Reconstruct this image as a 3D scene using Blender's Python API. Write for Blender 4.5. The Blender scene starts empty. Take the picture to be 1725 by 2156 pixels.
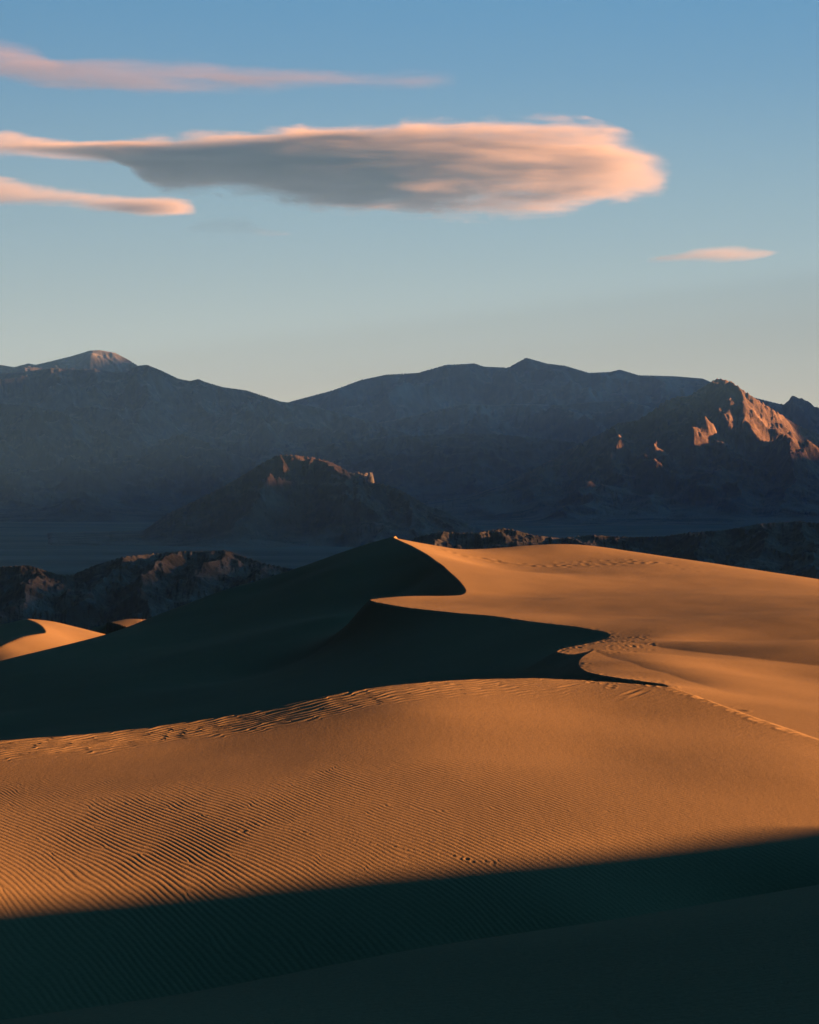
import bpy, math, numpy as np
from math import radians as R

# ------------------------------------------------------------------ camera, world, sun, exposure
F_ = 5073.0            # focal length, in units of a 1725 x 2156 picture
CX, HY = 862.5, 1000.0 # picture column straight ahead, picture row of the eye level
EYE = 100.0            # eye height above the valley floor, metres
SUN_AZ, SUN_EL = 82.0, 7.2   # clockwise from the view direction (+Y), degrees
sc = bpy.context.scene
cam_d = bpy.data.cameras.new('camera'); cam = bpy.data.objects.new('camera', cam_d); sc.collection.objects.link(cam)
cam.location = (0, 0, EYE); cam.rotation_euler = (R(90), 0, 0)
cam_d.sensor_fit = 'VERTICAL'; cam_d.sensor_height = 36; cam_d.sensor_width = 28.8
cam_d.lens = 36 * F_ / 2156; cam_d.shift_y = -(1078 - HY) / 2156
cam_d.clip_start = .5; cam_d.clip_end = 120000
sc.camera = cam
sc.view_settings.view_transform = 'Standard'; sc.view_settings.look = 'None'
sc.view_settings.exposure = 2.8; sc.view_settings.gamma = 1

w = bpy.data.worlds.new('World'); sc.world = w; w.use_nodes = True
nt = w.node_tree; nt.nodes.clear()
def N(t, nt_=None, **k):
    n = (nt_ or nt).nodes.new(t)
    for a, b in k.items(): setattr(n, a, b)
    return n
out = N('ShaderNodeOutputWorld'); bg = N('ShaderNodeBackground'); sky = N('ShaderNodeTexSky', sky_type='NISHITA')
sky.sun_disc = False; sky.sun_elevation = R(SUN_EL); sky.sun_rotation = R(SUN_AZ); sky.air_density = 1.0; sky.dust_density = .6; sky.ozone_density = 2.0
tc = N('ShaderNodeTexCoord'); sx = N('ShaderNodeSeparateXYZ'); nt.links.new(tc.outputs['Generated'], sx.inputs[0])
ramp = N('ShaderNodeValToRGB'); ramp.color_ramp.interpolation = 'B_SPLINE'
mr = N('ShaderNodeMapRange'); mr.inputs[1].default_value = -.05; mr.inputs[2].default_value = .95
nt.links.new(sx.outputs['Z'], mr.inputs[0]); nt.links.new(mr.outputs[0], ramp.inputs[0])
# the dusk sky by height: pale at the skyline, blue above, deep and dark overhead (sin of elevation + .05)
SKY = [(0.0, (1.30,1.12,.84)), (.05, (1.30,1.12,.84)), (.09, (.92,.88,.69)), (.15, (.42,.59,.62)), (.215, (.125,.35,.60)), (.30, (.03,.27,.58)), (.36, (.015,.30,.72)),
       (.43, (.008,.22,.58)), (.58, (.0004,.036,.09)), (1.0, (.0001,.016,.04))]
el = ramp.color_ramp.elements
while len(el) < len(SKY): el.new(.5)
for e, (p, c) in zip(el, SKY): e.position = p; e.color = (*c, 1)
FILL_GLOW = (.14, .82, 1.55)
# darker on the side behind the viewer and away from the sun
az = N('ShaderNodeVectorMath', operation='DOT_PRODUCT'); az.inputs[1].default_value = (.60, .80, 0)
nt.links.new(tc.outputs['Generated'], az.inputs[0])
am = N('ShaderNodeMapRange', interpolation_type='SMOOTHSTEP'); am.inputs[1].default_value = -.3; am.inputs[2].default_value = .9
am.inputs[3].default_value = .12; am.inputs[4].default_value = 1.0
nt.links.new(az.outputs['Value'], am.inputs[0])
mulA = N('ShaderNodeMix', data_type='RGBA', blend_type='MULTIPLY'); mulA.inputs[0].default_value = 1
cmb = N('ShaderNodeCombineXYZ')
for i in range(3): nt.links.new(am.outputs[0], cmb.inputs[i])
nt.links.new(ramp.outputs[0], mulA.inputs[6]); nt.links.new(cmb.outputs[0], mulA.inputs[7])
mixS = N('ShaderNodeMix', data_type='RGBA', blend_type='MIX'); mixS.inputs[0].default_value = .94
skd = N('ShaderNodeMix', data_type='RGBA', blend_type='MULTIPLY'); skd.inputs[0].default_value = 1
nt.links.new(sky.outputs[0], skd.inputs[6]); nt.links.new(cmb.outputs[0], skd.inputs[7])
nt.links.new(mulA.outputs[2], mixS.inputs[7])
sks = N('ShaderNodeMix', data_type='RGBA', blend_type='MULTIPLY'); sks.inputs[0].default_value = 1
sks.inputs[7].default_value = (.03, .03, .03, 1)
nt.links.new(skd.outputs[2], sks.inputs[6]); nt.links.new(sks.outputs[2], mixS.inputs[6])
# cool fill added to the sky on the sun's side, to bring out mountain relief
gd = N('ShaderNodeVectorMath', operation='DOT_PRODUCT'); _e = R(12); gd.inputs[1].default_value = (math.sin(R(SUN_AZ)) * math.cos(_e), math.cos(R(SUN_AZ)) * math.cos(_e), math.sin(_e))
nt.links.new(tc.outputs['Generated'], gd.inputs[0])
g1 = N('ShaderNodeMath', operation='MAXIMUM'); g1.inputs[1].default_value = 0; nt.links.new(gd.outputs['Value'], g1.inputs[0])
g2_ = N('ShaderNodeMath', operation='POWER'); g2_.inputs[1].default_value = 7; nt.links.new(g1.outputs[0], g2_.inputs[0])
gv = N('ShaderNodeVectorMath', operation='SCALE'); gv.inputs[0].default_value = (FILL_GLOW[0], FILL_GLOW[1], FILL_GLOW[2]); nt.links.new(g2_.outputs[0], gv.inputs['Scale'])
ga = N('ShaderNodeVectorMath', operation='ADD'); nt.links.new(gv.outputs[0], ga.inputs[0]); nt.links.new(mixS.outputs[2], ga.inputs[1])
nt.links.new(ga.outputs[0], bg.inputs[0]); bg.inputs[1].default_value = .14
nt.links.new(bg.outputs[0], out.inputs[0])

SX, SY, TE = math.sin(R(SUN_AZ)), math.cos(R(SUN_AZ)), math.tan(R(SUN_EL))
sun_d = bpy.data.lights.new('sun', 'SUN'); sun = bpy.data.objects.new('sun', sun_d); sc.collection.objects.link(sun)
sun_d.energy = 5.0; sun_d.angle = R(.8); sun_d.color = (1.0, .50, .165)
import mathutils
sun.rotation_euler = mathutils.Vector((SX, SY, TE)).to_track_quat('Z', 'Y').to_euler(); sun.location = (80, 0, 200)

# ------------------------------------------------------------------ numpy helpers
def hsh(ix, iy, seed):
    h = (ix.astype(np.uint32) * np.uint32(374761393)) ^ (iy.astype(np.uint32) * np.uint32(668265263)) ^ np.uint32((seed * 2246822519) & 0xffffffff)
    h = (h ^ (h >> np.uint32(13))) * np.uint32(1274126177)
    return (h ^ (h >> np.uint32(16)))
def noise(x, y, seed=0):
    ix = np.floor(x).astype(np.int64); iy = np.floor(y).astype(np.int64)
    fx = (x - ix).astype(np.float32); fy = (y - iy).astype(np.float32)
    def g(dx, dy):
        a = (hsh((ix + dx) & 0xffffffff, (iy + dy) & 0xffffffff, seed) & np.uint32(1023)).astype(np.float32) * np.float32(2 * np.pi / 1024)
        return np.cos(a) * (fx - dx) + np.sin(a) * (fy - dy)
    u = fx * fx * fx * (fx * (fx * 6 - 15) + 10); v = fy * fy * fy * (fy * (fy * 6 - 15) + 10)
    a = g(0, 0); b = g(1, 0); c = g(0, 1); d = g(1, 1)
    return 1.5 * ((a + (b - a) * u) * (1 - v) + (c + (d - c) * u) * v)
def fbm(x, y, seed, o, gain=.5, lac=2.03):
    s = 0; a = 1.
    for i in range(o):
        s = s + a * noise(x, y, seed + i * 17); a *= gain; x = x * lac + 11.3; y = y * lac + 5.7
    return s
def ridged(x, y, seed, o, gain=.5, lac=2.07):
    s = 0; a = 1.; wgt = 1.
    for i in range(o):
        n = 1 - np.abs(noise(x, y, seed + i * 13)) * 1.6
        n = np.clip(n, 0, 1) ** 2 * wgt; s = s + a * n; wgt = np.clip(n * 1.6, 0, 1); a *= gain; x = x * lac + 3.1; y = y * lac + 7.9
    return s
def unp(p):  # (picture column, picture row, distance) -> point, eye at the origin
    return ((p[0] - CX) / F_ * p[2], p[2], (HY - p[1]) / F_ * p[2])
class TPS:
    def __init__(s, pts, lam=.02):
        P = np.array(pts, float); s.c = P[:, :2].mean(0); s.k = 60.0
        s.X = (P[:, :2] - s.c) / s.k; n = len(P)
        K = s.phi(((s.X[:, None] - s.X[None]) ** 2).sum(-1)) + np.eye(n) * lam * .01
        Q = np.c_[np.ones(n), s.X]; A = np.zeros((n + 3, n + 3)); A[:n, :n] = K; A[:n, n:] = Q; A[n:, :n] = Q.T
        s.w = np.linalg.solve(A, np.r_[P[:, 2], 0, 0, 0])
    def phi(s, r2): return .5 * r2 * np.log(r2 + 1e-12)
    def __call__(s, x, y):
        x = (x - s.c[0]) / s.k; y = (y - s.c[1]) / s.k; n = len(s.X)
        r = (s.w[n] + s.w[n + 1] * x + s.w[n + 2] * y).astype(np.float32)
        x = x.astype(np.float32); y = y.astype(np.float32)
        for i in range(n):
            r2 = (x - np.float32(s.X[i, 0])) ** 2 + (y - np.float32(s.X[i, 1])) ** 2
            r += np.float32(.5 * s.w[i]) * r2 * np.log(r2 + np.float32(1e-12))
        return r
def catmull(P, n):
    P = np.array(P, float); o = []
    Q = np.vstack([2 * P[0] - P[1], P, 2 * P[-1] - P[-2]])
    for i in range(len(P) - 1):
        a, b, c, d = Q[i:i + 4]
        for t in np.arange(n) / n:
            o.append(.5 * (2 * b + (c - a) * t + (2 * a - 5 * b + 4 * c - d) * t * t + (3 * b - a - 3 * c + d) * t ** 3))
    o.append(P[-1]); return np.array(o)
def inside(poly, x, y):
    r = np.zeros(x.shape, bool); n = len(poly)
    for i in range(n):
        x0, y0 = poly[i][:2]; x1, y1 = poly[(i + 1) % n][:2]
        if y0 == y1: continue
        c = ((y0 > y) != (y1 > y)) & (x < (x1 - x0) * (y - y0) / (y1 - y0) + x0)
        r ^= c
    return r
def smooth01(t): t = np.clip(t, 0, 1); return t * t * (3 - 2 * t)

def grid_mesh(name, X, Y, Z, mask=None, mat=None, label=None, cat=None, attrs=None, kind='structure'):
    """one surface mesh from 2-D arrays of points; mask picks the faces kept"""
    r, c = X.shape
    idx = np.arange(r * c).reshape(r, c)
    q = np.stack([idx[:-1, :-1], idx[:-1, 1:], idx[1:, 1:], idx[1:, :-1]], -1)
    q = q[mask] if mask is not None else q.reshape(-1, 4)
    used = np.zeros(r * c, bool); used[q.ravel()] = True
    remap = np.cumsum(used) - 1; q = remap[q]
    co = np.stack([X.ravel(), Y.ravel(), Z.ravel()], -1)[used].astype(np.float32)
    me = bpy.data.meshes.new(name)
    me.vertices.add(len(co)); me.vertices.foreach_set('co', co.ravel())
    me.loops.add(q.size); me.loops.foreach_set('vertex_index', q.ravel().astype(np.int32))
    me.polygons.add(len(q)); me.polygons.foreach_set('loop_start', np.arange(0, q.size, 4, dtype=np.int32))
    me.polygons.foreach_set('loop_total', np.full(len(q), 4, np.int32))
    me.polygons.foreach_set('use_smooth', np.ones(len(q), bool))
    me.update(calc_edges=True)
    if attrs:
        for k, v in attrs.items():
            a = me.attributes.new(k, 'FLOAT', 'POINT'); a.data.foreach_set('value', v.ravel()[used].astype(np.float32))
    if mat: me.materials.append(mat)
    o = bpy.data.objects.new(name, me); sc.collection.objects.link(o)
    if kind: o['kind'] = kind
    if label: o['label'] = label
    if cat: o['category'] = cat
    return o

# ------------------------------------------------------------------ materials
def new_mat(name, rough=1.0):
    m = bpy.data.materials.new(name); m.use_nodes = True; t = m.node_tree
    b = t.nodes['Principled BSDF']; b.inputs['Roughness'].default_value = rough
    b.inputs['Specular IOR Level'].default_value = .05
    return m, t, b
def tex(t, scale, detail=4, rough=.55, vec=None, dist=0):
    n = t.nodes.new('ShaderNodeTexNoise'); n.inputs['Scale'].default_value = scale; n.inputs['Detail'].default_value = detail
    n.inputs['Roughness'].default_value = rough; n.inputs['Distortion'].default_value = dist
    if vec is not None: t.links.new(vec, n.inputs['Vector'])
    return n
def rmp(t, fac, stops):
    r = t.nodes.new('ShaderNodeValToRGB'); e = r.color_ramp.elements
    while len(e) < len(stops): e.new(.5)
    for a, (p, c) in zip(e, stops): a.position = p; a.color = (*c, 1)
    t.links.new(fac, r.inputs[0]); return r
def sand_material():
    m, t, b = new_mat('sand')
    g = t.nodes.new('ShaderNodeNewGeometry'); P = g.outputs['Position']
    big = tex(t, .05, 5, .6, P); fine = tex(t, 9.0, 3, .7, P)
    mx = t.nodes.new('ShaderNodeMath'); mx.operation = 'MULTIPLY_ADD'; mx.inputs[1].default_value = .55
    t.links.new(fine.outputs[0], mx.inputs[0]); 
    h = t.nodes.new('ShaderNodeMath'); h.operation = 'MULTIPLY'; h.inputs[1].default_value = .45
    t.links.new(big.outputs[0], h.inputs[0]); t.links.new(h.outputs[0], mx.inputs[2])
    c = rmp(t, mx.outputs[0], [(.30, (.25, .150, .077)), (.5, (.305, .184, .094)), (.7, (.36, .218, .114))])
    t.links.new(c.outputs[0], b.inputs['Base Color'])
    bp = t.nodes.new('ShaderNodeBump'); bp.inputs['Strength'].default_value = .55; bp.inputs['Distance'].default_value = .03
    n2 = tex(t, 7.0, 6, .72, P)
    mp = t.nodes.new('ShaderNodeMapping'); mp.inputs['Scale'].default_value = (2.2, .45, 1); mp.inputs['Rotation'].default_value = (0, 0, R(-28)); t.links.new(P, mp.inputs[0])
    n3 = tex(t, 1.0, 4, .6, mp.outputs[0]); s2 = t.nodes.new('ShaderNodeMath'); s2.operation = 'MULTIPLY_ADD'; s2.inputs[1].default_value = .5
    t.links.new(n3.outputs[0], s2.inputs[0]); t.links.new(n2.outputs[0], s2.inputs[2]); t.links.new(s2.outputs[0], bp.inputs['Height']); t.links.new(bp.outputs[0], b.inputs['Normal'])
    return m
SAND = sand_material()
def rock_material(name, cols, s, bump, bd, flat=(.78, .97)):
    m, t, b = new_mat(name)
    g = t.nodes.new('ShaderNodeNewGeometry'); P = g.outputs['Position']
    a = tex(t, s, 8, .62, P, .6)
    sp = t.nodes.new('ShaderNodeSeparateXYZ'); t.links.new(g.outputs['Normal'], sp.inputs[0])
    st = t.nodes.new('ShaderNodeMapRange'); st.inputs[1].default_value = flat[0]; st.inputs[2].default_value = flat[1]; st.inputs[3].default_value = -.06; st.inputs[4].default_value = .08  # steep rock darker, flats sediment-pale; tint also stands in for weak relief shading
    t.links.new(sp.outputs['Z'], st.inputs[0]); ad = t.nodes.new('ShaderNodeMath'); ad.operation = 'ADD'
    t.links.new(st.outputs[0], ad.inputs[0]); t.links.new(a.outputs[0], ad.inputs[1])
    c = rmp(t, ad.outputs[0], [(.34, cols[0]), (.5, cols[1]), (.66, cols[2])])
    t.links.new(c.outputs[0], b.inputs['Base Color'])
    n2 = tex(t, s * 4, 10, .68, P); bp = t.nodes.new('ShaderNodeBump'); bp.inputs['Strength'].default_value = bump; bp.inputs['Distance'].default_value = bd
    t.links.new(n2.outputs[0], bp.inputs['Height']); t.links.new(bp.outputs[0], b.inputs['Normal'])
    return m

# ------------------------------------------------------------------ dunes: control points as (column, row, distance)
BR = [(830,1133,330),(868,1149,316),(910,1175,300),(950,1206,283),(973,1230,272),(981,1245,266),(968,1252.5,262),(930,1254,259),(880,1254,256),
      (830,1256,253),(778,1262,249),(820,1273,243),(870,1281,238),(940,1289,232),(1050,1299,222),(1150,1312,211),(1230,1323,201),(1285,1335,194),
      (1262,1349,186),(1215,1359,179),(1172,1370,173),(1202,1377,168.5),(1235,1372,165.5),(1250,1368,163),(1228,1381,158),(1218,1395,151),(1224,1407,146),
      (1248,1418,140),(1300,1427,134),(1400,1441,126)]
BRw = catmull([unp(p) for p in BR], 3)
back = [(-1.5,345,-9.6),(1,362,-12),(4,385,-16),(8,420,-24)]          # the crest going on behind the summit
W_PTS = [(905,1146,338),(1000,1159,345),(1100,1151,356),(1200,1146,362),(1240,1149,362),(1300,1164,350),(1400,1181,338),(1500,1199,324),(1600,1212,314),
         (1725,1229,300),(1950,1262,275),(1000,1180,328),(1050,1200,315),(1200,1200,318),(1200,1172,342),(1050,1250,267),(1000,1275,246),(1200,1260,256),(1200,1300,225),
         (1400,1230,287),(1400,1300,221),(1400,1340,187),(1330,1356,178),(1500,1377,169),(1725,1402,160),(1900,1425,150),(1500,1352,184),(1725,1370,171),(1400,1384,160),(1725,1430,150),
         (1725,1300,203),(1725,1255,250),(1600,1338,189),(1600,1290,217),(1340,1394,150),(1400,1417,141),(1530,1459,127),(1640,1488,120),(1725,1505,117),(1500,1414,149),(1650,1440,140),
         (1320,1375,163),(1725,1450,137),(1900,1480,130),(1725,1545,108),(1530,1485,119)]
W_XYZ = [unp(p) for p in W_PTS] + back + [(25,400,-20),(60,380,-20),(80,300,-18),(45,430,-30),(90,200,-16),(60,140,-15),(10,470,-36),(60,500,-36)]
D_PTS = [(760,1150,332),(640,1191,332),(560,1218,330),(480,1240,328),(330,1297,320),(180,1347,310),(0,1392,300),(-150,1440,290),
         (0,1450,270),(0,1500,250),(0,1550,230),(-150,1520,240),(200,1380,288),(200,1450,255),(200,1520,225),(400,1300,312),(400,1350,290),(400,1400,262),(400,1450,240),(400,1500,215),
         (700,1200,314),(700,1250,300),(700,1300,275),(700,1350,250),(700,1400,228),(700,1450,207),(850,1190,305),(880,1230,290),(900,1340,222),(900,1400,205),(900,1430,195),
         (1100,1340,207),(1100,1400,187),(1100,1425,178),(1170,1400,165),(1170,1418,158),(560,1240,322)]
D_XYZ = [unp(p) for p in D_PTS] + back + [(-40,180,-24),(12,118,-14.5),(8,112,-15),(20,112,-14),(10,128,-13.8),(-10,170,-21),(0,140,-18),(6,135,-15.5),(-25,140,-23),(1.5,273,-15.3),(-2,262,-15.5),(-7,252,-16),(-6,242,-16.2),
         (-12,350,-14.5),(-6,350,-12.5),(-25,350,-20),(-50,330,-28),(-10,380,-20),(-40,400,-32),(-70,300,-32),(0,420,-27),(-60,450,-40),(-60,200,-27)]
Wf = TPS([tuple(p) for p in BRw] + W_XYZ); Df = TPS([tuple(p) for p in BRw] + D_XYZ)
LIT = [tuple(p[:2]) for p in BRw] + [(13.2,110),(13,100),(300,100),(300,700),(10,700)] + [b[:2] for b in back[::-1]]

N_CR = [(-400,1640,93),(-150,1590,99),(0,1560,102.5),(200,1545,105),(400,1520,108),(560,1495,110),(700,1463,112.5),(850,1441,115),(1000,1430,118),(1130,1428,119.5),(1220,1433,120),
        (1300,1438,119),(1410,1447,117),(1530,1490,112),(1700,1550,105.5),(1900,1620,99),(2300,1740,90)]
N_PTS = [(0,1620,94.5),(0,1700,85),(0,1800,75.5),(0,1900,69),(0,2000,65),(0,2150,60.5),(0,2400,56),(-300,1900,66),(-300,2200,58),(400,1580,99),(400,1700,84.5),(400,1850,73),(400,2000,67),(400,2200,61.5),
         (862,1500,106),(862,1600,94.5),(862,1700,84.5),(862,1800,76.5),(862,1900,71.3),(862,2000,67.8),(862,2200,63),(1250,1500,110),(1250,1600,97),(1250,1700,85.5),(1250,1800,77.5),(1250,1950,70.5),(1250,2100,67),
         (1725,1600,98.5),(1725,1650,92.5),(1725,1700,88),(1725,1740,84),(1725,1800,79),(1725,1860,76.3),(1725,2000,72.5),(2100,1800,80),(2100,2000,69)]
Nf = TPS([unp(p) for p in N_CR + N_PTS], lam=.05)
F_CR = [(-400,2225,38.5),(0,2148,43),(400,2090,46.5),(862,2000,50.5),(1300,1935,54.5),(1725,1862,58.5),(2100,1800,62),(2600,1730,66)]
F_XYZ = [(-4,36,-8.45),(0,36,-8.4),(6,40,-8.25),(12,44,-8.1),(-6,28,-7.3),(4,28,-7.0),(14,30,-6.2),(0,14,-4.6),(8,14,-4.3),(-8,14,-5.0),(0,2,-3),(10,2,-3),(-10,2,-3.4),(9,50,-9.0),(2,44,-9.15)]
Ff = TPS([unp(p) for p in F_CR] + F_XYZ, lam=.05)
# small far dunes at the left
GB = [(58,1303,480),(75,1309,474),(90,1319,466),(97,1331,458),(80,1334,452),(50,1340,447),(20,1352,442),(0,1361,438),(-60,1390,430)]
GBw = catmull([unp(p) for p in GB], 3)
G_W = [unp(p) for p in [(115,1309,482),(145,1321,478),(182,1337,472),(120,1350,450),(60,1370,438),(0,1392,425),(150,1345,462)]] + [(-30,420,-40),(-62,520,-44),(-90,400,-44),(-50,500,-37)]
G_D = [unp(p) for p in [(0,1318,482),(-60,1330,478),(0,1335,465),(40,1322,470)]] + [(-110,450,-42),(-90,500,-40),(-78,520,-40),(-110,430,-43)]
Gf = TPS([tuple(p) for p in GBw] + G_W); Gd = TPS([tuple(p) for p in GBw] + G_D)
GLIT = [tuple(p[:2]) for p in GBw] + [(-100,380), (0,380), (0,600), (-76,600)]
G2 = [unp(p) for p in [(300,1304,520),(285,1303,520),(262,1304,522),(225,1315,524),(182,1334,520),(160,1348,512)]]   # crest of the second little dune

def crest_cols(cr, tx):
    a = np.array(cr, float); t = (a[:, 0] - CX) / F_
    return np.interp(tx, t, a[:, 2])
# fan-shaped grid: columns by bearing, rows by distance
tx = np.r_[np.linspace(-.75, -.215, 60), np.linspace(-.21, .21, 1500), np.linspace(.215, .75, 60)]
Yr = np.r_[np.arange(2, 26, .5), np.arange(26, 62, .13), np.arange(62, 121, .10), np.arange(121, 350, .34), np.arange(350, 640, 1.1), np.arange(640, 1000, 12)]
TX, YY = np.meshgrid(tx, Yr); XX = TX * YY
H = np.full(XX.shape, -60., np.float32); own = np.zeros(XX.shape, np.int8)
def rows(a, b): return slice(np.searchsorted(Yr, a), np.searchsorted(Yr, b))
# far rolling sand
H = (-34 - 6 * smooth01((YY - 430) / 200) + 1.2 * fbm(XX / 60, YY / 90, 5, 3) - 24 * smooth01((YY - 560) / 300)).astype(np.float32)
s = rows(98, 560)
x, y = XX[s], YY[s]
lit = inside(LIT, x, y)
wf = Wf(x, y)
def fold(P, A, L1, L2, a0, a1):
    P = np.array([unp(p)[:2] for p in P]); best = np.full(x.shape, 1e9); sgn = np.zeros(x.shape)
    for i in range(len(P) - 1):
        d = P[i + 1] - P[i]; LL = d @ d; t_ = np.clip(((x - P[i, 0]) * d[0] + (y - P[i, 1]) * d[1]) / LL, 0, 1)
        ex = x - P[i, 0] - t_ * d[0]; ey = y - P[i, 1] - t_ * d[1]; dd = np.hypot(ex, ey); m_ = dd < best
        best = np.where(m_, dd, best); sgn = np.where(m_, d[0] * ey - d[1] * ex, sgn)
    return np.where(sgn > 0, A * (1 - np.exp(-best / L1)) * np.exp(-(best / L2) ** 2), 0) * smooth01((a0 - y) / a1)
wf = wf + fold([(1310,1352,182),(1400,1364,174),(1500,1377,169),(1600,1389,164),(1725,1402,160),(1950,1425,150),(2300,1460,138)], .75, 7, 20, 186, 10)
wf = wf + fold([(1252,1369,162.5),(1320,1392,151),(1400,1417,141),(1470,1441,133),(1530,1459,127),(1560,1468,122),(1600,1480,112)], .24, 2.5, 7, 164, 3) * smooth01((y - 124) / 10)
hm = np.where(lit, wf, Df(x, y))
edge = smooth01((y - 370) / 90)
hm = hm * (1 - edge) + (np.minimum(hm, -30)) * edge - edge * 8
hm = np.clip(hm, -60, -5) - 14 * smooth01((TX[s] - .2) / .15) * smooth01((240 - y) / 40); hm = np.where(y < crest_cols(N_CR, tx)[None] - 1.0, -60, hm)
k = hm > H[s]; H[s] = np.where(k, hm, H[s]); own[s] = np.where(k, 1, own[s])
s = rows(395, 600); x, y = XX[s], YY[s]
gl = inside(GLIT, x, y); hg = np.where(gl, Gf(x, y), Gd(x, y))
fall = smooth01((y - 480 - .12 * (x + 80)) / 60) * 30 + smooth01((x + 52) / 14) * 22
hg = np.clip(hg, -60, -20) - fall - np.where(y < 425, (425 - y) * .3, 0)
k = hg > H[s]; H[s] = np.where(k, hg, H[s]); own[s] = np.where(k, 4, own[s])
# second little dune: ridge line with a gentle lit side
g2 = catmull(G2, 6); dmin = np.full(x.shape, 1e9, np.float32); zc = np.zeros_like(dmin); sd = np.zeros_like(dmin)
for i in range(len(g2) - 1):
    a, b = g2[i], g2[i + 1]; d = b[:2] - a[:2]; L = d @ d
    t = np.clip(((x - a[0]) * d[0] + (y - a[1]) * d[1]) / L, 0, 1)
    ex = x - a[0] - t * d[0]; ey = y - a[1] - t * d[1]; dd = np.hypot(ex, ey)
    u = dd < dmin; dmin = np.where(u, dd, dmin); zc = np.where(u, a[2] + t * (b[2] - a[2]), zc); sd = np.where(u, d[0] * ey - d[1] * ex, sd)
h2 = zc - np.where(sd > 0, .10, .14) * dmin * dmin / (dmin + 1.5) - .5 * np.maximum(0, -69.0 - x) - .35 * np.maximum(0, y - 532)
k = h2 > H[s]; H[s] = np.where(k, h2, H[s]); own[s] = np.where(k, 5, own[s])
# near rippled dune
s = rows(44, 200); x, y = XX[s], YY[s]
cy = crest_cols(N_CR, tx); cz = Nf(tx * cy, cy)
hn = Nf(x, y); beyond = y - cy[None]
px = tx * F_ + CX
bs = np.interp(px, [0, 1100, 1350, 1500, 1725], [.55, .5, .30, .12, .06])[None]
bulge = .12 * np.exp(-((beyond + 6.5) / 3.6) ** 2) * np.interp(px, [0, 400, 700, 1100, 1300], [1, .75, .45, .3, 0])[None] - .12 * np.exp(-((6.5) / 3.6) ** 2) * np.interp(px, [0, 400, 700, 1100, 1300], [1, .75, .45, .3, 0])[None] * np.exp(-(beyond/6)**2)
hn = hn + bulge
hn = np.where(beyond > 0, cz[None] - bs * beyond * beyond / (beyond + np.where(px < 1250, 3.0, 1.5)[None]) - .03 * beyond, hn)
hn = np.clip(hn, -40, -4) - np.where(y < 50, (50 - y) * .4, 0)
k = hn > H[s]; H[s] = np.where(k, hn, H[s]); own[s] = np.where(k, 2, own[s])
# foreground dune
s = rows(0, 110); x, y = XX[s], YY[s]
cyf = crest_cols(F_CR, tx); czf = Ff(tx * cyf, cyf)
hf = Ff(x, y); b2 = y - cyf[None]
hf = np.where(b2 > 0, czf[None] - .55 * b2 * b2 / (b2 + .6) - .17 * b2, hf)
k = hf > H[s]; H[s] = np.where(k, hf, H[s]); own[s] = np.where(k, 3, own[s])

# ---- which point of the sand does a picture position see
SCR = HY - H / YY * F_
def locate(px_, py_):
    c = int(np.argmin(np.abs(tx - (px_ - CX) / F_)))
    col = SCR[:, c]; vis = np.minimum.accumulate(col)
    i = int(np.argmax(vis <= py_)); return i, c

# shadow edge -> the big dune off to the right that throws it
EDGE = [(0,1905),(300,1887),(600,1862),(862,1840),(1100,1815),(1400,1783),(1725,1738)]
us, wsh = [], []
for p in EDGE:
    i, c = locate(*p); X0, Y0, Z0 = XX[i, c], YY[i, c], H[i, c]
    us.append(-X0 * SY + Y0 * SX); wsh.append(Z0 - TE * (X0 * SX + Y0 * SY))
us = np.array(us); wsh = np.array(wsh)
print('EDGE', us, wsh)

# ripples
sr = rows(26, 150); x, y = XX[sr].astype(np.float32), YY[sr].astype(np.float32)
isN = (own[sr] == 2)
wx = x + .34 * noise(x / 4.5, y / 11, 3) + .07 * noise(x / 1.1, y / 3.2, 4); wy = y
q = (1.9 * wx + wy) / 2.15
def ripple_set(lam, sd, tilt=0.):
    ph = 2 * np.pi * (q + tilt * y) / lam + np.arctan2(noise(x / (12 * lam) + sd, y / (36 * lam), 21 + sd), noise(x / (12 * lam) - sd, y / (36 * lam) + 7, 22 + sd))
    return lam * (np.sin(ph) + .28 * np.sin(2 * ph + .9))
dc = (cy[None] - y)                                            # metres in front of the crest
lean = np.interp(px, [0, 600, 1200, 1725], [1, 1, .9, .8])[None]
fade = smooth01((dc - 4.5 - 1.2 * noise(x / 5, y / 8, 33)) / 5.0) * lean
zone = dc + 2.2 * noise(x / 3.5, y / 9, 41) + 1.2 * noise(x / 1.2, y / 4, 43) - .25 * np.maximum(px[None] - 300, 0) / 100
w3 = smooth01((zone - 17) / 6); w2 = smooth01((zone - 10) / 5) * (1 - w3); w1 = 1 - w3 - w2
rip = .036 * (w1 * ripple_set(.125, 1) + w2 * ripple_set(.17, 2, .004) + w3 * ripple_set(.235, 3, -.004))
amp = np.interp(px, [0, 500, 1000, 1725], [1, .95, .9, .85])[None] * (.75 + .35 * np.clip(noise(x / 8, y / 14, 44), -1, 1))
near_crest = smooth01((dc + 1.5) / 2) * (1 - smooth01((dc - 5.0 - 1.2 * noise(x / 4, y / 5, 35)) / 2.6)) * np.interp(px, [0, 700, 1000, 1250], [1, 1, .7, .1])[None]
cwx = x + .10 * noise(x / .7, y / 1.8, 51); cwy = y + .40 * noise(x / 1.3, y / 2.6, 52) + .05 * noise(x / .4, y / 1.0, 53)
ph2 = 2 * np.pi * (cwy - 1.0 * cwx) / .80 + np.arctan2(noise(x / 1.3, y / 3.4, 61), noise(x / 1.3, y / 3.4, 62))
rc = np.sin(ph2) + .3 * np.sin(2 * ph2)
crip = .016 * rc * near_crest
H[sr] += np.where(isN, amp * rip * fade + crip, 0)
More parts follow.
